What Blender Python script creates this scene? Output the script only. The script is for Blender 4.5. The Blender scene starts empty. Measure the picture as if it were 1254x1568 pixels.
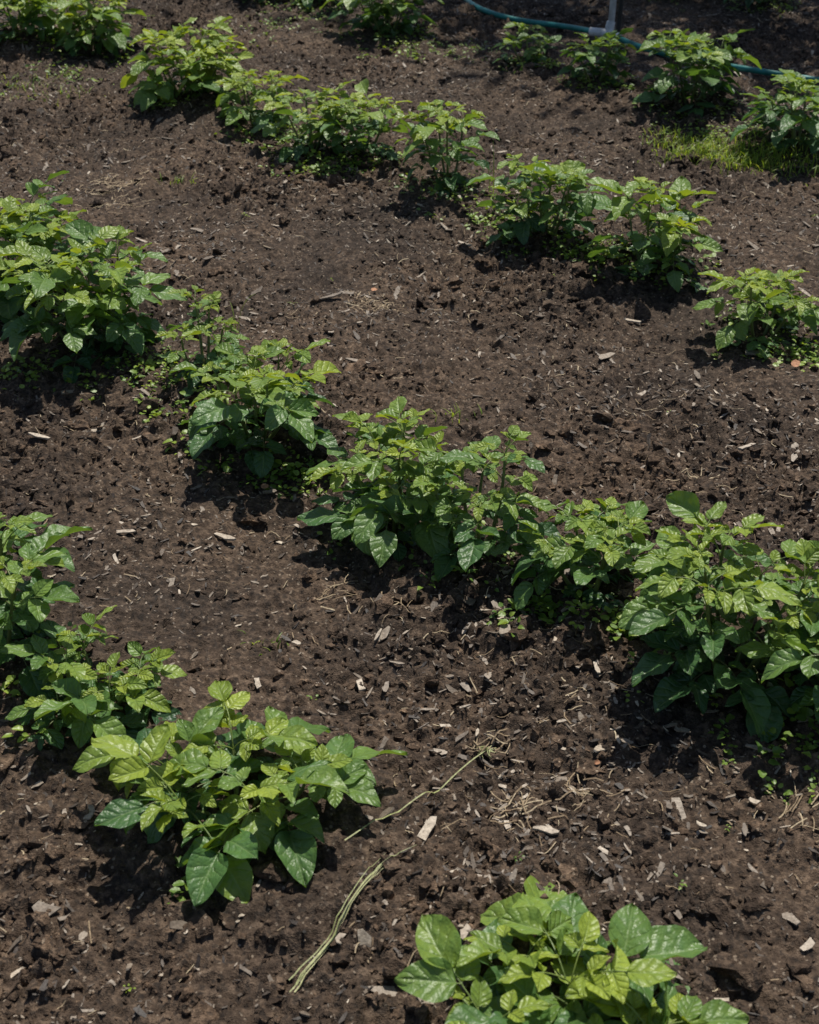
import bpy, math, time, numpy as np
from mathutils import Vector
rng=np.random.default_rng(23)
scene=bpy.context.scene
R=math.radians
# ------------------------------------------------------------------ noise
def _h(ix,iy,s):
    n=(ix.astype(np.int64)*374761393+iy.astype(np.int64)*668265263+s*974634777)&0xFFFFFFFF
    n=((n^(n>>13))*1274126177)&0xFFFFFFFF
    n=((n^(n>>16))*2246822519)&0xFFFFFFFF
    return ((n^(n>>15))&0xFFFFFF)/float(0x1000000)
def perlin(x,y,s=0):
    xi=np.floor(x);yi=np.floor(y);xf=x-xi;yf=y-yi
    u=xf*xf*xf*(xf*(xf*6-15)+10);v=yf*yf*yf*(yf*(yf*6-15)+10)
    def gr(a,b):
        t=_h(xi+a,yi+b,s)*2*np.pi
        return np.cos(t)*(xf-a)+np.sin(t)*(yf-b)
    n0=gr(0,0)*(1-u)+gr(1,0)*u;n1=gr(0,1)*(1-u)+gr(1,1)*u
    return (n0*(1-v)+n1*v)*1.5
def worley(x,y,s=0):
    xi=np.floor(x);yi=np.floor(y)
    d1=np.full(x.shape,9.);d2=np.full(x.shape,9.);cid=np.zeros(x.shape)
    for a in(-1,0,1):
        for b in(-1,0,1):
            cx=xi+a;cy=yi+b
            r=_h(cx,cy,s+5)
            d=np.hypot(cx+_h(cx,cy,s)-x,cy+_h(cx,cy,s+1)-y)
            m=d<d1
            d2=np.where(m,d1,np.minimum(d2,d))
            cid=np.where(m,r,cid);d1=np.where(m,d,d1)
    return d1,d2,cid
# ------------------------------------------------------------------ rows (world coordinates, metres)
# x,y,width,height,stems,age
PL=[(-.68,6.81,.30,.28,4,.3),(-.37,6.66,.30,.28,4,.3),(-.10,6.2,.38,.33,6,.35),(.48,5.68,.24,.2,3,.5),
(.70,5.34,.26,.24,4,.5),(.99,5.03,.36,.34,6,.5),(1.27,4.58,.36,.32,5,.5),(-1.59,5.99,.36,.3,5,.25),(-1.30,5.93,.36,.32,6,.25),
(-.79,5.12,.38,.32,7,.1),(-.52,4.84,.27,.3,4,.2),(-.31,4.52,.27,.27,4,.25),(-.15,4.46,.28,.29,4,.3),(.12,4.17,.28,.38,3,.3),
(.38,3.79,.31,.33,5,.4),(.66,3.58,.32,.34,4,.3),(.87,3.22,.28,.29,4,.25),
(-1.02,3.42,.38,.36,6,.35),(-.75,3.05,.34,.36,6,.4),(-.46,2.88,.20,.28,3,.35),(-.32,2.62,.30,.31,5,.35),
(-.03,2.33,.29,.33,5,.35),(.13,2.19,.26,.31,4,.4),(.32,2.05,.25,.26,4,.4),(.52,1.82,.30,.34,6,.4),(.68,1.75,.28,.34,5,.45),
(-.69,1.87,.28,.34,5,.4),(-.5,1.75,.25,.17,4,.35),(-.25,1.52,.34,.12,5,.3),(.165,1.10,.37,.12,6,.3),(1.58,6.68,.3,.25,3,.6),(1.23,6.85,.3,.25,3,.6)]
PL=[(a[0],a[1],a[2]*.9,a[3]*(.66 if a[1]>1.8 else .6),a[4]+(1 if a[1]>1.6 else 0),a[5]) for a in PL]
def height_macro(X,Y):
    z=perlin(X*1.1,Y*1.1,11)*.035+perlin(X*2.7,Y*2.7,12)*.016
    for (x,y,w,*_) in PL:
        z=z+.026*np.exp(-((X-x)**2+(Y-y)**2)/(2*.15**2))
    return z
def rough_mask(X,Y):
    m=perlin(X*1.4+3,Y*1.4,31)*1.0+.65
    m=m+np.exp(-((X+.55)**2+(Y-1.25)**2)/(.4**2))*.8
    return np.clip(m,.3,1.4)
def height(X,Y):
    r=rough_mask(X,Y)
    z=height_macro(X,Y)
    wx=X+perlin(X*17,Y*17,41)*.016+perlin(X*70,Y*70,43)*.005; wy=Y+perlin(X*17,Y*17,42)*.016+perlin(X*70,Y*70,44)*.005
    z=z+perlin(X*9,Y*9,13)*.013+perlin(X*22,Y*22,14)*.011*(r*.6+.4)
    d1,d2,c=worley(wx*25,wy*25,50)
    z=z+r*.020*c*np.clip((d2-d1)*2.0,0,1)**.7*(c>.35)
    d1,d2,c=worley(wx*58+7,wy*58,60)
    z=z+(r*.6+.4)*.0125*c*np.clip(1.1-d1*1.3,0,1)
    z=z+perlin(X*48,Y*48,15)*.0055*(r*.5+.5)+perlin(X*105,Y*105,16)*.0034
    return z
def ext(a,s):
    l=[];q=a[0];t=s
    while q>-150: t*=1.4;q-=t;l.append(q)
    h=[];q=a[-1];t=s
    while q<150: t*=1.4;q+=t;h.append(q)
    return np.array(l[::-1]+list(a)+h)
xs=ext(np.arange(-2.2,2.2,.0046),.0046)
ya=[.6]
while ya[-1]<8.: ya.append(ya[-1]+max(.003,.0019*ya[-1]))
ys=ext(np.array(ya),.012)
X,Y=np.meshgrid(xs,ys)
t0=time.time()
Z=height(X,Y)
edge=np.clip((np.maximum(np.abs(X)-2.3,np.maximum(.5-Y,Y-8.2)))/3,0,1)
Z=Z*(1-edge)
def hz_arr(x,y):
    x=np.asarray(x,float);y=np.asarray(y,float)
    i=np.clip(np.searchsorted(xs,x)-1,0,len(xs)-2);j=np.clip(np.searchsorted(ys,y)-1,0,len(ys)-2)
    u=(x-xs[i])/(xs[i+1]-xs[i]);v=(y-ys[j])/(ys[j+1]-ys[j])
    return (Z[j,i]*(1-u)+Z[j,i+1]*u)*(1-v)+(Z[j+1,i]*(1-u)+Z[j+1,i+1]*u)*v
def hz(x,y): return float(hz_arr(np.array([x]),np.array([y]))[0])

# ------------------------------------------------------------------ mesh helper
def raw_mesh(name,V,F,mat,attrs=None,uv=None,smooth=False,mati=None):
    me=bpy.data.meshes.new(name)
    V=np.asarray(V,np.float32);F=np.asarray(F,np.int32)
    k=F.shape[1]
    me.vertices.add(len(V));me.vertices.foreach_set('co',V.ravel())
    me.loops.add(F.size);me.loops.foreach_set('vertex_index',F.ravel())
    me.polygons.add(len(F));me.polygons.foreach_set('loop_start',np.arange(0,F.size,k,dtype=np.int32))
    mats=mat if isinstance(mat,list) else [mat]
    for m in mats: me.materials.append(m)
    if mati is not None: me.polygons.foreach_set('material_index',np.asarray(mati,np.int32))
    me.update(calc_edges=True)
    me.polygons.foreach_set('use_smooth',np.full(len(F),smooth,bool))
    for an,av in (attrs or {}).items():
        a=me.attributes.new(an,'FLOAT','POINT');a.data.foreach_set('value',np.asarray(av,np.float32))
    if uv is not None:
        l=me.uv_layers.new(name='UVMap');l.data.foreach_set('uv',np.asarray(uv,np.float32)[F.ravel()].ravel())
    o=bpy.data.objects.new(name,me);scene.collection.objects.link(o)
    return o
# ------------------------------------------------------------------ materials
def newmat(n):
    m=bpy.data.materials.new(n);m.use_nodes=True
    nt=m.node_tree;nt.nodes.clear()
    return m,nt
def N(nt,t,**k):
    n=nt.nodes.new(t)
    for a,b in k.items(): setattr(n,a,b)
    return n
def math_(nt,op,a,b=None,c=None,clamp=False):
    n=nt.nodes.new('ShaderNodeMath');n.operation=op;n.use_clamp=clamp
    for i,v in enumerate((a,b,c)):
        if v is None: continue
        if isinstance(v,(int,float)): n.inputs[i].default_value=v
        else: nt.links.new(v,n.inputs[i])
    return n.outputs[0]
def mixc(nt,f,a,b,mode='MIX'):
    n=nt.nodes.new('ShaderNodeMix');n.data_type='RGBA';n.blend_type=mode
    for i,v in ((0,f),(6,a),(7,b)):
        if isinstance(v,(int,float)): n.inputs[i].default_value=v
        elif isinstance(v,tuple): n.inputs[i].default_value=(*v,1) if len(v)==3 else v
        else: nt.links.new(v,n.inputs[i])
    return n.outputs[2]
def ramp(nt,fac,stops):
    n=nt.nodes.new('ShaderNodeValToRGB');r=n.color_ramp
    while len(r.elements)<len(stops): r.elements.new(.5)
    for e,(p,c) in zip(r.elements,stops): e.position=p;e.color=(*c,1)
    nt.links.new(fac,n.inputs[0]);return n.outputs[0]
def noise(nt,vec,scale,detail=4,rough=.6):
    n=nt.nodes.new('ShaderNodeTexNoise');n.inputs['Scale'].default_value=scale;n.inputs['Detail'].default_value=detail;n.inputs['Roughness'].default_value=rough
    if vec is not None: nt.links.new(vec,n.inputs['Vector'])
    return n.outputs[0]

def soil_mat(name,clod=False):
    m,nt=newmat(name);L=nt.links
    out=N(nt,'ShaderNodeOutputMaterial');b=N(nt,'ShaderNodeBsdfPrincipled')
    b.inputs['Roughness'].default_value=.85;b.inputs['Specular IOR Level'].default_value=.25
    tc=N(nt,'ShaderNodeTexCoord');v=tc.outputs['Object']
    n1=noise(nt,v,2.2,3,.6);n2=noise(nt,v,60,4,.75)
    c=ramp(nt,n2,[(.32,(.024,.0165,.0115)),(.5,(.065,.046,.033)),(.68,(.155,.114,.083))])
    c2=ramp(nt,n1,[(.35,(.68,.67,.67)),(.65,(1.3,1.23,1.14))])
    c=mixc(nt,1.,c,c2,'MULTIPLY')
    vo=nt.nodes.new('ShaderNodeTexVoronoi');vo.inputs['Scale'].default_value=170
    L.new(v,vo.inputs['Vector'])
    sep=nt.nodes.new('ShaderNodeSeparateColor');L.new(vo.outputs['Color'],sep.inputs[0])
    fl=math_(nt,'GREATER_THAN',sep.outputs[0],.92)
    fl=math_(nt,'MULTIPLY',fl,math_(nt,'LESS_THAN',vo.outputs['Distance'],.40))
    c=mixc(nt,math_(nt,'MULTIPLY',fl,.65),c,(.30,.24,.18))
    dk=math_(nt,'LESS_THAN',sep.outputs[1],.18)
    c=mixc(nt,math_(nt,'MULTIPLY',dk,.55),c,(.018,.015,.013))
    if clod:
        a=N(nt,'ShaderNodeAttribute');a.attribute_name='tint'
        c=mixc(nt,1.,c,ramp(nt,a.outputs['Fac'],[(0,(.75,.72,.7)),(.6,(1.1,1.08,1.05)),(1,(1.6,1.52,1.43))]),'MULTIPLY')
    L.new(c,b.inputs['Base Color'])
    bp=nt.nodes.new('ShaderNodeBump');bp.inputs['Strength'].default_value=1.;bp.inputs['Distance'].default_value=.007
    L.new(noise(nt,v,120,3,.8),bp.inputs['Height']);L.new(bp.outputs[0],b.inputs['Normal'])
    L.new(b.outputs[0],out.inputs[0]);return m
M_soil=soil_mat('soil');M_clod=soil_mat('clod',True)

def tint_mat(name,stops,rough=.75,spec=.3,bump=.5,trans=0):
    m,nt=newmat(name);L=nt.links
    out=N(nt,'ShaderNodeOutputMaterial');b=N(nt,'ShaderNodeBsdfPrincipled')
    b.inputs['Roughness'].default_value=rough;b.inputs['Specular IOR Level'].default_value=spec
    a=N(nt,'ShaderNodeAttribute');a.attribute_name='tint'
    tc=N(nt,'ShaderNodeTexCoord');v=tc.outputs['Object']
    c=ramp(nt,a.outputs['Fac'],stops)
    n=noise(nt,v,180,2,.7)
    c=mixc(nt,1.,c,ramp(nt,n,[(.3,(.55,.52,.5)),(.7,(1.25,1.25,1.25))]),'MULTIPLY')
    L.new(c,b.inputs['Base Color'])
    if bump:
        bp=nt.nodes.new('ShaderNodeBump');bp.inputs['Strength'].default_value=bump;bp.inputs['Distance'].default_value=.002
        L.new(n,bp.inputs['Height']);L.new(bp.outputs[0],b.inputs['Normal'])
    if trans:
        t=N(nt,'ShaderNodeBsdfTranslucent');L.new(mixc(nt,1.,c,(1.5,1.4,.6),'MULTIPLY'),t.inputs[0])
        mx=N(nt,'ShaderNodeMixShader');mx.inputs[0].default_value=trans
        L.new(b.outputs[0],mx.inputs[1]);L.new(t.outputs[0],mx.inputs[2]);L.new(mx.outputs[0],out.inputs[0])
    else: L.new(b.outputs[0],out.inputs[0])
    return m
M_chip=tint_mat('bark_mulch',[(0,(.026,.023,.022)),(.35,(.064,.050,.040)),(.62,(.15,.120,.092)),(.86,(.31,.26,.205)),(1,(.50,.43,.34))],.6,.4)
M_straw=tint_mat('dry_straw',[(0,(.12,.08,.045)),(.5,(.28,.21,.13)),(1,(.50,.42,.28))],bump=0)
M_gblade=tint_mat('grass_blade_green',[(0,(.12,.22,.03)),(.5,(.26,.37,.06)),(1,(.42,.50,.12))],.5,.4,bump=0,trans=.45)
M_dry=tint_mat('drying_grass',[(0,(.16,.20,.05)),(1,(.42,.42,.20))],.55,.4,bump=0)
M_dryleaf=tint_mat('dry_leaf_brown',[(0,(.35,.16,.08)),(1,(.45,.24,.14))])

def leaf_mat(name,stops,veins=True,trans=.33,spec=.6,rough=.44):
    m,nt=newmat(name);L=nt.links
    out=N(nt,'ShaderNodeOutputMaterial');b=N(nt,'ShaderNodeBsdfPrincipled')
    b.inputs['Specular IOR Level'].default_value=spec
    a=N(nt,'ShaderNodeAttribute');a.attribute_name='age'
    r=N(nt,'ShaderNodeAttribute');r.attribute_name='rnd'
    tc=N(nt,'ShaderNodeTexCoord');v=tc.outputs['Object']
    n=noise(nt,v,80,2,.6)
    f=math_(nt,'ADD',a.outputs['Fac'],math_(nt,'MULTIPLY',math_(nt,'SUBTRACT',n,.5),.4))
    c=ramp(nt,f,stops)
    rr=ramp(nt,r.outputs['Fac'],[(0,(.70,.78,.8)),(1,(1.25,1.18,1.1))])
    c=mixc(nt,1.,c,rr,'MULTIPLY')
    hgt=n
    if veins:
        uv=N(nt,'ShaderNodeUVMap');s=nt.nodes.new('ShaderNodeSeparateXYZ');L.new(uv.outputs[0],s.inputs[0])
        au=math_(nt,'ABSOLUTE',math_(nt,'MULTIPLY_ADD',s.outputs[0],2.,-1.))
        mid=math_(nt,'SUBTRACT',1.,math_(nt,'DIVIDE',au,.08),clamp=True)
        q=math_(nt,'SUBTRACT',math_(nt,'MULTIPLY',s.outputs[1],4.8),math_(nt,'MULTIPLY',math_(nt,'POWER',au,.75),1.5))
        q=math_(nt,'ADD',q,math_(nt,'MULTIPLY',math_(nt,'SUBTRACT',n,.5),.4))
        tri=math_(nt,'ABSOLUTE',math_(nt,'MULTIPLY_ADD',math_(nt,'FRACT',q),2.,-1.))
        lat=math_(nt,'MULTIPLY',math_(nt,'POWER',tri,10.),math_(nt,'SUBTRACT',1.,math_(nt,'POWER',au,3.)))
        vein=math_(nt,'MAXIMUM',mid,math_(nt,'MULTIPLY',lat,.6),clamp=True)
        c=mixc(nt,math_(nt,'MULTIPLY',vein,.38),c,(.28,.39,.15))
        puff=math_(nt,'SUBTRACT',1.,math_(nt,'MAXIMUM',math_(nt,'MULTIPLY',math_(nt,'POWER',tri,3.),.65),math_(nt,'SUBTRACT',1.,math_(nt,'DIVIDE',au,.2),clamp=True)))
        hgt=math_(nt,'ADD',math_(nt,'MULTIPLY',hgt,1.9),puff)
    L.new(c,b.inputs['Base Color'])
    L.new(math_(nt,'MULTIPLY_ADD',n,.25,rough-.12),b.inputs['Roughness'])
    bp=nt.nodes.new('ShaderNodeBump');bp.inputs['Strength'].default_value=.75;bp.inputs['Distance'].default_value=.0026
    L.new(hgt,bp.inputs['Height']);L.new(bp.outputs[0],b.inputs['Normal'])
    t=N(nt,'ShaderNodeBsdfTranslucent')
    tcx=mixc(nt,1.,c,(1.55,1.4,.5),'MULTIPLY');L.new(tcx,t.inputs[0])
    mx=N(nt,'ShaderNodeMixShader');mx.inputs[0].default_value=trans
    L.new(b.outputs[0],mx.inputs[1]);L.new(t.outputs[0],mx.inputs[2]);L.new(mx.outputs[0],out.inputs[0]);return m
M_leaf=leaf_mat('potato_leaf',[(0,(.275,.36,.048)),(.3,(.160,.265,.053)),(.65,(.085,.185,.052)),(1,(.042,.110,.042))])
M_weed=leaf_mat('weed_leaf',[(0,(.26,.36,.05)),(1,(.10,.19,.03))],False)
M_stem=leaf_mat('potato_stem',[(0,(.20,.27,.06)),(.6,(.13,.18,.05)),(1,(.09,.09,.04))],False,.1)

# ------------------------------------------------------------------ ground
ny,nx=X.shape
idx=np.arange(ny*nx).reshape(ny,nx)
F=np.stack([idx[:-1,:-1],idx[:-1,1:],idx[1:,1:],idx[1:,:-1]],-1).reshape(-1,4)
raw_mesh('soil_ground',np.stack([X,Y,Z],-1).reshape(-1,3),F,M_soil,smooth=True)
# ------------------------------------------------------------------ scatter
import bmesh
def ico(sub):
    bm=bmesh.new();bmesh.ops.create_icosphere(bm,subdivisions=sub,radius=1)
    V=np.array([v.co[:] for v in bm.verts]);Fc=np.array([[v.index for v in f.verts] for f in bm.faces]);bm.free();return V,Fc
def rotz(a):
    c,s=np.cos(a),np.sin(a);z=np.zeros_like(a);o=np.ones_like(a)
    return np.stack([np.stack([c,-s,z],-1),np.stack([s,c,z],-1),np.stack([z,z,o],-1)],-2)
def rotx(a):
    c,s=np.cos(a),np.sin(a);z=np.zeros_like(a);o=np.ones_like(a)
    return np.stack([np.stack([o,z,z],-1),np.stack([z,c,-s],-1),np.stack([z,s,c],-1)],-2)
def scatter(name,variants,faces,pos,rot,scl,tint,mat,smooth):
    nv=variants.shape[1];n=len(pos)
    vi=rng.integers(0,len(variants),n)
    P=variants[vi]*scl[:,None,:]
    P=np.matmul(P,np.swapaxes(rot,1,2))+pos[:,None,:]
    Fc=(faces[None]+np.arange(n)[:,None,None]*nv).reshape(-1,faces.shape[1])
    return raw_mesh(name,P.reshape(-1,3),Fc,mat,{'tint':np.repeat(tint,nv)},smooth=smooth)
def randpos(n,dens=None,near=1.5):
    out=[];c=0
    while c<n:
        y=.7+7.1*rng.random(n)**1.35;x=(rng.random(n)*2-1)*2.2
        k=np.abs(x)<.55+.34*y
        x=x[k];y=y[k]
        if dens is not None:
            k=rng.random(len(x))<dens(x,y);x=x[k];y=y[k]
        out.append(np.stack([x,y],-1));c+=len(x)
    return np.concatenate(out)[:n]
def clodset(name,sub,nvar,n,med,sg,lo,hi):
    V2,F2=ico(sub);vs=[]
    for i in range(nvar):
        d=V2.copy()
        for j in range(6):
            a=rng.normal(size=3);a/=np.linalg.norm(a);t=.45+.4*rng.random()
            s_=d@a;d=d-np.clip(s_-t,0,None)[:,None]*a*.95
        d*=(1+.2*rng.normal(size=(len(d),1)));vs.append(d)
    vs=np.array(vs)
    p=randpos(n,lambda x,y:np.clip(rough_mask(x,y)*.85,0,1)**1.5)
    sz=np.clip(np.exp(rng.normal(math.log(med),sg,n)),lo,hi)
    z=hz_arr(p[:,0],p[:,1])
    scl=np.stack([sz*(.8+.6*rng.random(n)),sz*(.8+.6*rng.random(n)),sz*(.5+.4*rng.random(n))],-1)
    rot=rotz(rng.random(n)*6.28)@rotx(rng.normal(0,.6,n))
    return scatter(name,vs,F2,np.stack([p[:,0],p[:,1],z+sz*.12],-1),rot,scl,rng.random(n),M_clod,False)
clodset('soil_clods',2,14,9500,.0085,.40,.005,.024)
clodset('soil_crumbs',1,20,48000,.0037,.35,.0018,.0062)
# bark chips: irregular slivers
cv=[]
for i in range(24):
    w0=.5+.3*rng.random();pts=[]
    for j,tt in enumerate(np.linspace(-1,1,4)):
        w=w0*(1-.35*(abs(tt)>.9)*rng.random()*2)*(.75+.5*rng.random())
        off=rng.normal(0,.12);bend=.25*tt*tt*rng.random();sh=rng.normal(0,.12)
        pts.append([(-w+off,tt+rng.normal(0,.15),bend),(w+off,tt+rng.normal(0,.15),bend+sh)])
    V=[]
    for a,b in pts: V+= [a,b]
    for a,b in pts: V+= [(a[0]*.9,a[1],a[2]-.6-.3*rng.random()),(b[0]*.9,b[1],b[2]-.6-.3*rng.random())]
    cv.append(V)
cv=np.array(cv,float)
CF=[]
for j in range(3):
    a=2*j;CF.append((a,a+1,a+3,a+2));b=8+2*j
    CF.append((a,a+2,b+2,b));CF.append((a+1,b+1,b+3,a+3))
CF.append((0,8,9,1));CF.append((6,7,15,14));CF=np.array(CF)
def chipden(x,y):
    return np.clip(.5+perlin(x*1.9,y*1.9,77)*.95-.55*np.exp(-((x+.5)**2+(y-1.2)**2)/.35**2)+.25*np.clip(y-2.5,0,2)/2,.05,1)
n=50000
p=randpos(n,chipden)
tint=np.clip(rng.beta(1.5,1.35,n),0,1)
L_=np.clip(np.exp(rng.normal(math.log(.0050),.56,n)),.0016,.022)
L_=np.where(tint<.5,np.minimum(L_,.009),L_)
W_=L_*(.2+.5*rng.random(n)**1.3);T_=np.clip(L_*.24,.0006,.0034)
z=hz_arr(p[:,0],p[:,1])
rot=rotz(rng.random(n)*6.28)@rotx(rng.normal(0,.42,n))@rotz(rng.random(n)*.5)
SP=[(.026,1.49,.020,.5,-.5,.95),(.194,1.462,.020,.45,1.4,.93),(-.08,1.826,.014,.6,.2,.98),(-.354,2.287,.024,.35,1.0,.95),
(-.782,2.637,.024,.35,1.3,.97),(.563,3.317,.024,.4,1.1,.95),(.512,1.327,.014,.7,.5,.8),(.306,1.836,.014,.45,.2,.97),(-.053,1.964,.016,.25,-.3,.88),
(-.671,2.674,.018,.5,1.2,.95),(-.461,1.508,.014,.6,-.1,.85),(.831,3.105,.024,.5,1.5,.86),(.156,3.776,.022,.4,1.0,.93),(-.119,3.027,.03,.3,1.3,.8),
(.709,2.61,.02,.35,-1.,.93),(-.54,2.27,.016,.45,-1.2,.9),(-.193,1.95,.009,.6,1.2,.96),(-.25,1.834,.013,.4,.3,.95),(.106,1.70,.012,.35,-.2,.95),
(.049,1.675,.01,.7,1.4,.9),(.333,1.672,.012,.7,1.3,.7),(.505,1.544,.009,.6,.9,.94),(.419,1.49,.008,.7,1.2,.98),(.32,1.66,.008,.5,.1,.9),(-.2,3.386,.03,.3,-1.2,.7),
(.2,1.48,.01,.6,.7,.97),(.14,1.49,.008,.6,.2,.97),(-.32,2.6,.012,.4,.7,.9),(-.02,1.9,.012,.3,1.4,.8),(.27,1.43,.008,.5,.9,.97)]
sp=np.array(SP)
p=np.concatenate([p,sp[:,:2]]);z=np.concatenate([z,hz_arr(sp[:,0],sp[:,1])+.006])
L_=np.concatenate([L_,sp[:,2]]);W_=np.concatenate([W_,sp[:,2]*sp[:,3]]);T_=np.concatenate([T_,np.clip(sp[:,2]*.25,.001,.005)])
tint=np.concatenate([tint,sp[:,5]]);rot=np.concatenate([rot,rotz(sp[:,4])@rotx(rng.normal(0,.1,len(sp)))])
scatter('bark_mulch_chips',cv,CF,np.stack([p[:,0],p[:,1],z+T_*.6+.001],-1),rot,np.stack([W_,L_,T_],-1),tint,M_chip,False)

# ribbons (straw / grass)
class Rib:
    def __init__(s): s.V=[];s.F=[];s.t=[];s.n=0
    def add(s,pts,w,tint,taper=True):
        pts=np.asarray(pts,float);n=len(pts);b=s.n
        T=np.gradient(pts,axis=0);S=np.stack([T[:,1],-T[:,0],np.zeros(n)],-1);S/=np.linalg.norm(S,axis=1,keepdims=True)+1e-9
        k=(w*(1-.85*np.linspace(0,1,n)**2) if taper else np.full(n,w))[:,None]
        q=np.empty((2*n,3));q[0::2]=pts+S*k;q[1::2]=pts-S*k+np.hstack([np.zeros((n,2)),k*.6])
        s.V.append(q);s.t.append(np.full(2*n,tint));s.n+=2*n
        a=b+2*np.arange(n-1);s.F.append(np.stack([a,a+1,a+3,a+2],-1))
    def make(s,name,mat): return raw_mesh(name,np.concatenate(s.V),np.concatenate(s.F),mat,{'tint':np.concatenate(s.t)},smooth=True)
def ground_curve(x,y,a,l,curv,lift=.003,n=6,rise=0):
    P=[]
    for i in range(n):
        P.append((x,y));x+=math.cos(a)*l/(n-1);y+=math.sin(a)*l/(n-1);a+=curv/(n-1)
    P=np.array(P);z=hz_arr(P[:,0],P[:,1]);z=.45*z+.55*z.max()
    return np.column_stack([P,z+lift+rise*np.linspace(0,1,n)])
straw=Rib()
for (x,y) in randpos(5000,chipden):
    straw.add(ground_curve(x,y,rng.random()*6.28,.010+.03*rng.random()**2,rng.normal(0,.7),n=5),.0004+.0006*rng.random(),rng.random(),False)
for (x,y,nn,r) in [(.165,1.517,30,.04),(.252,1.571,18,.035),(-.933,4.31,110,.08),(-.9,4.1,50,.07),(-.087,3.365,65,.05),(.575,2.476,14,.05),(-.145,2.11,16,.035),(-.05,2.03,14,.04),(.12,1.665,16,.03),(.55,1.5,16,.05),(.5,2.05,12,.06)]:
    for i in range(nn):
        dx,dy=rng.normal(0,r*.6,2)
        straw.add(ground_curve(x+dx,y+dy,rng.normal(.6,1.1) if rng.random()<.7 else rng.random()*6.28,.012+.03*rng.random(),rng.normal(0,.6),lift=.003+.005*rng.random()),.0005+.0006*rng.random(),.25+.6*rng.random(),False)
straw.make('dry_straw',M_straw)
pg=Rib()
def poly(pts,n=24):
    pts=np.array(pts);t=np.linspace(0,len(pts)-1,n)
    x=np.interp(t,range(len(pts)),pts[:,0]);y=np.interp(t,range(len(pts)),pts[:,1])
    k=np.ones(5)/5
    x[2:-2]=np.convolve(x,k,'valid');y[2:-2]=np.convolve(y,k,'valid')
    z=hz_arr(x,y)
    zz=np.array([z[max(0,i-3):i+4].max() for i in range(n)])
    return np.column_stack([x,y,zz+.003])
P=poly([(-.09,1.434),(-.044,1.478),(.01,1.54),(.032,1.557),(.075,1.62),(.12,1.668)]);pg.add(P,.0009,.5,False)
for j in range(5):
    o=rng.normal(0,.007,2)
    P=poly([(-.15+o[0],1.205+o[1]),(-.101+o[0]*.4,1.277),(-.06,1.361+o[1]),(-.03+o[0],1.40+o[1])]);P[:,2]+=.0015*j;pg.add(P,.0008,.3+.6*rng.random(),True)
P=poly([(-.06,1.36),(-.03,1.405),(.01,1.43)]);pg.add(P,.0009,.4,True)
for j in range(14):
    a=rng.random()*6.28;pg.add(ground_curve(.12,1.668,a,.013+.012*rng.random(),rng.normal(0,1.),lift=.006),.0008,.4+.3*rng.random(),True)
pg.make('pulled_grass_stem',M_dry)
def tuft(cs):
    gr=Rib()
    for (x,y,r,nn,h) in cs:
        for i in range(nn):
            px,py=x+rng.normal(0,r),y+rng.normal(0,r*.6);a=rng.random()*6.28;l=h*(.5+.8*rng.random());b=.3+.9*rng.random()
            z0=hz(px,py)-.003
            tt=np.linspace(0,1,6)
            gr.add(np.column_stack([px+math.cos(a)*l*b*tt**2*.8,py+math.sin(a)*l*b*tt**2*.8,z0+l*(tt-.45*b*tt**2)]),.0012+.0009*rng.random(),rng.random())
    return gr
tuft([(1.02,4.56,.09,520,.05),(.90,4.68,.06,220,.04),(1.12,4.48,.07,300,.05),(1.3,4.40,.08,150,.05)]).make('grass_tuft',M_gblade)
tuft([(-1.3,5.2,.1,60,.035),(-.72,4.33,.03,20,.04),(-.25,1.95,.02,14,.02),(-1.45,5.4,.1,60,.03),(.1,2.75,.02,16,.03)]).make('grass_tuft',M_gblade)
def one_blades():
    gr=Rib()
    for (x,y,h,a) in [(.25,4.1,.22,1.6),(.24,4.12,.16,2.2),(-.42,3.2,.14,.4),(-.43,3.22,.1,2.)]:
        z0=hz(x,y);tt=np.linspace(0,1,10)
        gr.add(np.column_stack([x+math.cos(a)*h*.35*tt**2,y+math.sin(a)*h*.35*tt**2,z0+h*(tt-.3*tt**3)]),.0015,.4)
    gr.make('tall_grass_blade',M_gblade)
one_blades()
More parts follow.
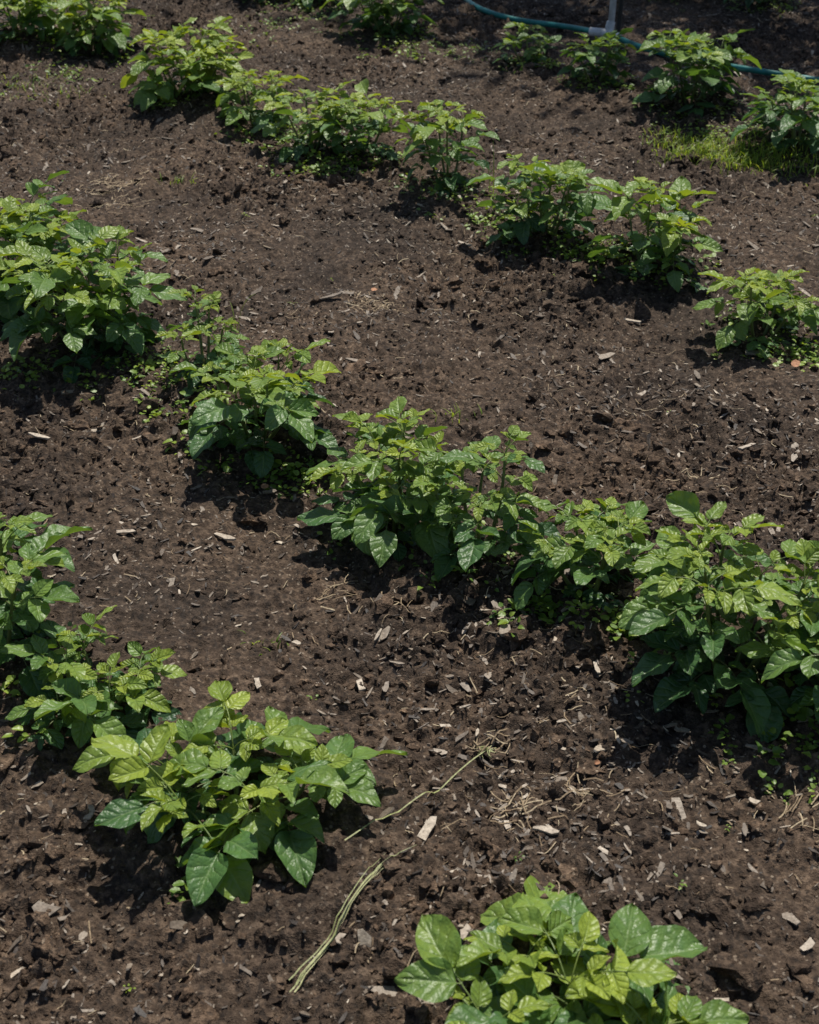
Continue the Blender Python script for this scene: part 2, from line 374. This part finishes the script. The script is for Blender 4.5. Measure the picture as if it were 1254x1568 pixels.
# ------------------------------------------------------------------ leaves
def leaf_template(nu,nv):
    t=np.linspace(0,1,nv);v=.5-.5*np.cos(np.pi*t);u=np.linspace(-1,1,nu)
    U,Vv=np.meshgrid(u,v)
    ii=np.arange(nu*nv).reshape(nv,nu)
    Fc=np.stack([ii[:-1,:-1],ii[:-1,1:],ii[1:,1:],ii[1:,:-1]],-1).reshape(-1,4)
    return U.ravel(),Vv.ravel(),Fc
T_hi=leaf_template(9,13);T_md=leaf_template(7,9);T_lo=leaf_template(5,6)
def nrm(a): return a/(math.sqrt(float(a[0])**2+float(a[1])**2+float(a[2])**2)+1e-9)
def cross(a,b): return np.array([a[1]*b[2]-a[2]*b[1],a[2]*b[0]-a[0]*b[2],a[0]*b[1]-a[1]*b[0]])
class Plant:
    def __init__(s,T): s.V=[];s.F=[];s.uv=[];s.age=[];s.rnd=[];s.mi=[];s.n=0;s.T=T
    def push(s,V,F,uv,age,rnd,mi):
        s.V.append(V);s.F.append(F+s.n);s.uv.append(uv);s.age.append(np.full(len(V),age));s.rnd.append(np.full(len(V),rnd));s.mi.append(np.full(len(F),mi));s.n+=len(V)
    def leaflet(s,o,d,up,L,age,wid=.34):
        U,Vv,Fc=s.T
        d=nrm(d);side=nrm(cross(d,up));nn=cross(side,d)
        # ovate blade with a pointed tip
        wv=wid*2.36*np.clip(Vv,0,1)**.54*np.clip(1-Vv,0,1)**.83
        fold=rng.uniform(.0,.55);curl=rng.uniform(.05,.65);cup=rng.uniform(-.4,.3);tw=rng.normal(0,.25);bend=rng.normal(0,.10)
        x=U*wv*(1-.12*fold)+bend*Vv**2
        y=Vv
        zz=fold*np.abs(U)**1.3*wv-curl*Vv**2*.55-cup*(U*wv)**2*1.5+tw*U*wv*Vv
        ph=rng.random()*6
        zz=zz+.042*np.sin(Vv*12+U*2.5+ph)*np.abs(U)+.022*np.sin(Vv*6+U*4+ph)
        P=o+L*(x[:,None]*side+y[:,None]*d+zz[:,None]*nn)
        s.push(P,Fc,np.column_stack([(U+1)/2,Vv]),age,rng.random(),0)
    def tube(s,pts,r0,r1,age,k=5):
        pts=np.asarray(pts);n=len(pts);T=np.gradient(pts,axis=0);V=[]
        for i in range(n):
            t=nrm(T[i]);a=nrm(cross(t,[.31,.77,.2]));b=cross(t,a);r=r0+(r1-r0)*i/(n-1)
            for j in range(k):
                q=2*np.pi*j/k;V.append(pts[i]+r*(math.cos(q)*a+math.sin(q)*b))
        Fc=[(i*k+j,i*k+(j+1)%k,(i+1)*k+(j+1)%k,(i+1)*k+j) for i in range(n-1) for j in range(k)]
        s.push(np.array(V),np.array(Fc),np.zeros((len(V),2)),age,rng.random(),1)
    def compound(s,o,az,el,L,age,npair,big=1.):
        n=6;pts=[np.array(o)];e=el;step=L/(n-1)
        dr=rng.uniform(.6,1.6);dirs=[]
        for i in range(n-1):
            d=np.array([math.cos(az)*math.cos(e),math.sin(az)*math.cos(e),math.sin(e)])
            dirs.append(d);pts.append(pts[-1]+d*step);e-=dr/(n-1);az+=rng.normal(0,.05)
        dirs.append(d);pts=np.array(pts)
        s.tube(pts,.0017*(L/.12)**.5,.0008,min(1,age+.1),4)
        def at(f):
            q=f*(n-1);i=min(int(q),n-2);return pts[i]+(pts[i+1]-pts[i])*(q-i),dirs[i]
        up0=np.array([0,0,1.])*.75+sunv*.3
        LL=L*rng.uniform(.66,.88)*big
        p1,dd=at(1.)
        dn=nrm(dd*np.array([1,1,.8]))
        s.leaflet(p1,dn,up0+rng.normal(0,.24,3),LL,age,rng.uniform(.36,.41))
        fr=[.78,.42,.2][:npair];sc=[.78,.58,.34]
        for f,c in zip(fr,sc):
            p1,dd=at(f);sd=nrm(cross(dd,[0,0,1.]))
            for sg in(-1,1):
                if rng.random()<.06: continue
                an=R(rng.uniform(45,78));ld=math.cos(an)*dd+math.sin(an)*sg*sd+np.array([0,0,rng.normal(.0,.24)])
                l=LL*c*rng.uniform(.75,1.15);o2=p1+nrm(ld)*l*.08
                s.tube([p1,o2],.0008,.0006,age,3)
                s.leaflet(o2,ld,up0+rng.normal(0,.3,3)-ld*.1,l,age+rng.normal(0,.06),rng.uniform(.35,.41))
sunv=nrm(np.array([.15,.36,.92]))
def potato(x,y,w,h,ns,age0,T):
    pl=Plant(T);z0=hz(x,y)-.01
    a0=rng.random()*6.28
    for k in range(ns):
        a=a0+k*2.4+rng.normal(0,.2);rr=w*.5*math.sqrt((k+.3)/ns)*.55
        hh=h*rng.uniform(.6,1.0)*(1.06 if k==0 else .92)
        b=np.array([x+math.cos(a)*rr*.45,y+math.sin(a)*rr*.45,z0]);tip=np.array([x+math.cos(a)*(rr+w*.10),y+math.sin(a)*(rr+w*.10),z0+hh])
        m=(b+tip)/2+np.array([math.cos(a),math.sin(a),0])*w*.05+rng.normal(0,.006,3)
        ts=np.linspace(0,1,8);pts=np.array([(1-t)**2*b+2*t*(1-t)*m+t*t*tip for t in ts])
        pl.tube(pts,.0045,.0024,.7,6)
        nl=int(max(6,round(hh/.027)));az=rng.random()*6.28
        for j in range(nl):
            t=.14+.86*(j/(nl-1))**.95;az+=2.4+rng.normal(0,.3)
            o=(1-t)**2*b+2*t*(1-t)*m+t*t*tip
            ox,oy=math.cos(az)+.5*math.cos(a),math.sin(az)+.5*math.sin(a);azz=math.atan2(oy,ox)
            rel=j/(nl-1)
            Lf=w*(.36 if rel<.7 else .36-.12*(rel-.7)/.3)*rng.uniform(.64,1.12)*(.85+.15*min(1,rel*3))
            el=R(28+35*rel+rng.normal(0,11))
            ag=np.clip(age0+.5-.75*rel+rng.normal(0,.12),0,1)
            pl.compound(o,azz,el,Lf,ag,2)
        for j in range(3):
            azz=az+j*2.1;pl.compound(tip,azz,R(58+rng.normal(0,10)),w*.16,max(0,age0-.3),1,1.)
    V=np.concatenate(pl.V)
    zg=height_macro(V[:,0],V[:,1])+.010
    mi=np.concatenate([np.full(len(v),0 if m[0]==0 else 1) for v,m in zip(pl.V,pl.mi)])
    low=(mi==0)&(V[:,2]<zg);V[low,2]=zg[low]+.1*(V[low,2]-zg[low])
    o=raw_mesh('potato_plant',V-np.array([x,y,z0]),np.concatenate(pl.F),[M_leaf,M_stem],{'age':np.concatenate(pl.age),'rnd':np.concatenate(pl.rnd)},np.concatenate(pl.uv),True,np.concatenate(pl.mi))
    o.location=(x,y,z0)
for i_,(x,y,w,h,ns,ag) in enumerate(PL):
    rng=np.random.default_rng(500+i_)
    potato(x,y,w,h,ns,ag,T_hi if y<2.2 else (T_md if y<4 else T_lo))
# ------------------------------------------------------------------ low weeds round the plants
rng=np.random.default_rng(91)
wd=Plant(leaf_template(3,5))
def weed(x,y,sz):
    z0=hz(x,y);k=rng.integers(4,10);ag=rng.random()
    for i in range(k):
        a=rng.random()*6.28;e=R(rng.uniform(5,70));st=sz*rng.uniform(.4,1.5)
        d=np.array([math.cos(a)*math.cos(e),math.sin(a)*math.cos(e),math.sin(e)])
        o=np.array([x,y,z0])+d*st
        wd.leaflet(o,d*np.array([1,1,.3]),np.array([0,0,1.])+rng.normal(0,.3,3),sz*rng.uniform(.5,1),ag,.42)
for (x,y,w,h,ns,ag) in PL:
    nn=int(36 if y>3.5 else 20)
    if y<1.8 and x<0.4: nn=3
    for i in range(nn):
        a=rng.random()*6.28;r=w*.5*rng.random()**.5*1.25
        weed(x+math.cos(a)*r,y+math.sin(a)*r*.8-.02,rng.uniform(.009,.022))
for (x,y,r,nn) in [(.41,1.96,.04,60),(.30,3.95,.09,70),(.50,3.66,.07,70),(-.37,4.7,.1,60),(-.25,4.33,.08,60),(-.2,2.50,.05,30),(-.62,2.92,.08,50),(-1.3,5.5,.15,35),(.3,5.9,.2,50),(.98,3.1,.06,40),(1.0,4.75,.12,60),(-.6,6.4,.2,50),(.6,1.62,.08,20),(-.48,2.72,.06,20),(.22,1.98,.05,20),(-.9,2.95,.05,20),(.05,5.95,.13,35)]:
    for i in range(nn): weed(x+rng.normal(0,r),y+rng.normal(0,r*.6),rng.uniform(.008,.02))
for (x,y) in randpos(80): weed(x,y,rng.uniform(.005,.009))
raw_mesh('weed_seedlings',np.concatenate(wd.V),np.concatenate(wd.F),M_weed,{'age':np.concatenate(wd.age),'rnd':np.concatenate(wd.rnd)},np.concatenate(wd.uv),True)

# dry orange leaf scraps
dl=Plant(leaf_template(5,6))
for (x,y,s_) in [(.509,4.06,.045),(-.3,2.46,.02),(.9,3.02,.03),(-.1,3.45,.02),(.28,1.62,.012)]:
    dl.leaflet(np.array([x,y,hz(x,y)+.012]),np.array([.8,.5,.1]),np.array([.2,-.3,1.]),s_,0,.36)
raw_mesh('dry_leaf',np.concatenate(dl.V),np.concatenate(dl.F),M_dryleaf,{'tint':np.concatenate(dl.rnd)},smooth=True)

# ------------------------------------------------------------------ hose and stake
def simple(name,col,rough,spec=.5,metal=0):
    m,nt=newmat(name);out=N(nt,'ShaderNodeOutputMaterial');b=N(nt,'ShaderNodeBsdfPrincipled')
    tc=N(nt,'ShaderNodeTexCoord');n=noise(nt,tc.outputs['Object'],25,3,.7)
    c=mixc(nt,1.,(*col,1),ramp(nt,n,[(.3,(.6,.58,.55)),(.7,(1.15,1.15,1.15))]),'MULTIPLY')
    nt.links.new(c,b.inputs['Base Color']);b.inputs['Roughness'].default_value=rough;b.inputs['Specular IOR Level'].default_value=spec;b.inputs['Metallic'].default_value=metal
    nt.links.new(b.outputs[0],out.inputs[0]);return m
M_hose=simple('hose_rubber',(.016,.21,.19),.4);M_pole=simple('galvanised_steel',(.50,.51,.52),.5,.5,.2);M_conn=simple('grey_plastic',(.65,.68,.7),.45);M_blk=simple('black_tube',(.02,.02,.022),.5)
def tube_obj(name,pts,r,mat,k=14,sub=8,parent=None):
    cu=bpy.data.curves.new(name,'CURVE');cu.dimensions='3D';cu.bevel_depth=r;cu.bevel_resolution=4;cu.use_fill_caps=True
    sp=cu.splines.new('NURBS' if len(pts)>2 else 'POLY');sp.points.add(len(pts)-1)
    for q,a in zip(sp.points,pts): q.co=(*a,1)
    if len(pts)>2: sp.order_u=4 if len(pts)>3 else 3;sp.use_endpoint_u=True;sp.resolution_u=12
    o=bpy.data.objects.new(name,cu);scene.collection.objects.link(o);cu.materials.append(mat)
    bpy.context.view_layer.objects.active=o
    for q in bpy.context.selected_objects: q.select_set(False)
    o.select_set(True);bpy.ops.object.convert(target='MESH')
    o=bpy.context.view_layer.objects.active
    if parent: o.parent=parent
    return o
def hp(x,y,dz=.028):return (x,y,float(height_macro(np.array([x]),np.array([y]))[0])+dz)
hose=bpy.data.objects.new('garden_hose',None);scene.collection.objects.link(hose)
tube_obj('hose_tube_far',[hp(.2,8.2),hp(.18,7.7),hp(.22,7.2),hp(.25,6.8),hp(.31,6.55),hp(.42,6.44),hp(.56,6.39),hp(.69,6.28),(.78,6.12,hp(.78,6.12)[2]+.01)],.0118,M_hose,parent=hose)
tube_obj('hose_tube_near',[(.85,6.05,hp(.85,6.05)[2]+.015),hp(.93,5.94),hp(1.02,5.80),hp(1.13,5.68),hp(1.34,5.54),hp(1.55,5.42),hp(1.8,5.34),hp(2.2,5.3),hp(2.8,5.4)],.0118,M_hose,parent=hose)
sx,sy=.825,6.085;sz_=hp(sx,sy)[2]
st=bpy.data.objects.new('sprinkler_stake',None);scene.collection.objects.link(st)
tube_obj('steel_post',[(sx+.012,sy+.01,sz_-.15),(sx+.03,sy+.02,sz_+1.0)],.0135,M_pole,parent=st)
tube_obj('riser_tube',[(sx+.05,sy+.05,sz_-.1),(sx+.075,sy+.06,sz_+1.0)],.010,M_blk,parent=st)
tube_obj('hose_coupling',[(sx-.065,sy+.045,sz_+.012),(sx+.005,sy-.005,sz_+.016)],.018,M_conn,parent=st)
tube_obj('tee_fitting',[(sx+.0,sy+.005,sz_+.0),(sx+.014,sy+.01,sz_+.06)],.018,M_conn,parent=st)
tube_obj('outlet_coupling',[(sx-.0,sy-.0,sz_+.016),(sx+.045,sy-.045,sz_+.012)],.017,M_conn,parent=st)
tube_obj('sprinkler_head',[(sx+.03,sy+.02,sz_+1.0),(sx+.03,sy+.02,sz_+1.03),(sx+.05,sy+.0,sz_+1.07)],.018,M_conn,parent=st)

# ------------------------------------------------------------------ unseen tree, added so its crown shades the far corner
tree=bpy.data.objects.new('added_shade_tree',None);scene.collection.objects.link(tree)
M_bark=simple('tree_bark',(.09,.065,.05),.9,.2)
tx,ty=2.25,9.4
tr=Plant(leaf_template(3,4))
tr.tube([(tx,ty,-.1),(tx+.05,ty,1.2),(tx-.05,ty+.05,2.6),(tx,ty,4.2)],.19,.07,1,9)
tips=[]
for i in range(16):
    a=i*2.4;z=1.9+.15*i;l=2.3-.07*i
    q=[(tx,ty,z)]
    for j in range(1,5): q.append((tx+math.cos(a)*l*j/4+rng.normal(0,.06),ty+math.sin(a)*l*j/4+rng.normal(0,.06),z+.9*j/4+rng.normal(0,.08)))
    tr.tube(q,.055,.012,1,6);tips+=q[2:]
    for j in (2,3,4):
        b=a+rng.choice([-1,1])*.8;s0=np.array(q[j]);e=s0+np.array([math.cos(b)*.7,math.sin(b)*.7,.35]);tr.tube([s0,(s0+e)/2+rng.normal(0,.05,3),e],.018,.006,1,5);tips.append(tuple(e))
raw=raw_mesh('added_tree_limbs',np.concatenate(tr.V),np.concatenate(tr.F),M_bark,smooth=True);raw.parent=tree
tips=np.array(tips);n=13000
c=tips[rng.integers(0,len(tips),n)]+rng.normal(0,.26,(n,3));qv=np.array([[[0,0,0],[.5,.5,.05],[0,1,-.1],[-.5,.5,.05]]])
rt=rotz(rng.random(n)*6.28)@rotx(rng.normal(0,.7,n))
lf=scatter('added_tree_foliage',qv,np.array([[0,1,2,3]]),c,rt,np.full((n,3),.085)*(.7+.6*rng.random((n,1))),rng.random(n),tint_mat('tree_leaf',[(0,(.035,.07,.015)),(1,(.08,.14,.03))],.5,bump=0),False)
lf.parent=tree

# ------------------------------------------------------------------ light
w=bpy.data.worlds.new('World');scene.world=w;w.use_nodes=True
nt=w.node_tree;bg=nt.nodes['Background'];sky=nt.nodes.new('ShaderNodeTexSky');sky.sky_type='NISHITA';sky.sun_disc=False
el=math.asin(sunv[2]);az=math.atan2(sunv[0],sunv[1])
sky.sun_elevation=el;sky.sun_rotation=az
nt.links.new(sky.outputs[0],bg.inputs[0]);bg.inputs[1].default_value=.085
sd=bpy.data.lights.new('sun','SUN');sd.energy=5.0;sd.angle=R(.53);sd.color=(1,.95,.86)
so=bpy.data.objects.new('sun',sd);scene.collection.objects.link(so);so.rotation_euler=Vector(sunv).to_track_quat('Z','Y').to_euler();so.location=(0,0,8)
# ------------------------------------------------------------------ camera
cd=bpy.data.cameras.new('camera');cd.sensor_fit='VERTICAL';cd.sensor_height=36;cd.sensor_width=28.8;cd.lens=50;cd.clip_end=500;cd.clip_start=.05
co=bpy.data.objects.new('camera',cd);scene.collection.objects.link(co);co.location=(0,0,1.5);co.rotation_euler=(R(90-32.1),0,0)
cd.dof.use_dof=True;cd.dof.focus_distance=2.7;cd.dof.aperture_fstop=9
scene.camera=co
scene.view_settings.view_transform='Standard';scene.view_settings.look='None';scene.view_settings.exposure=0
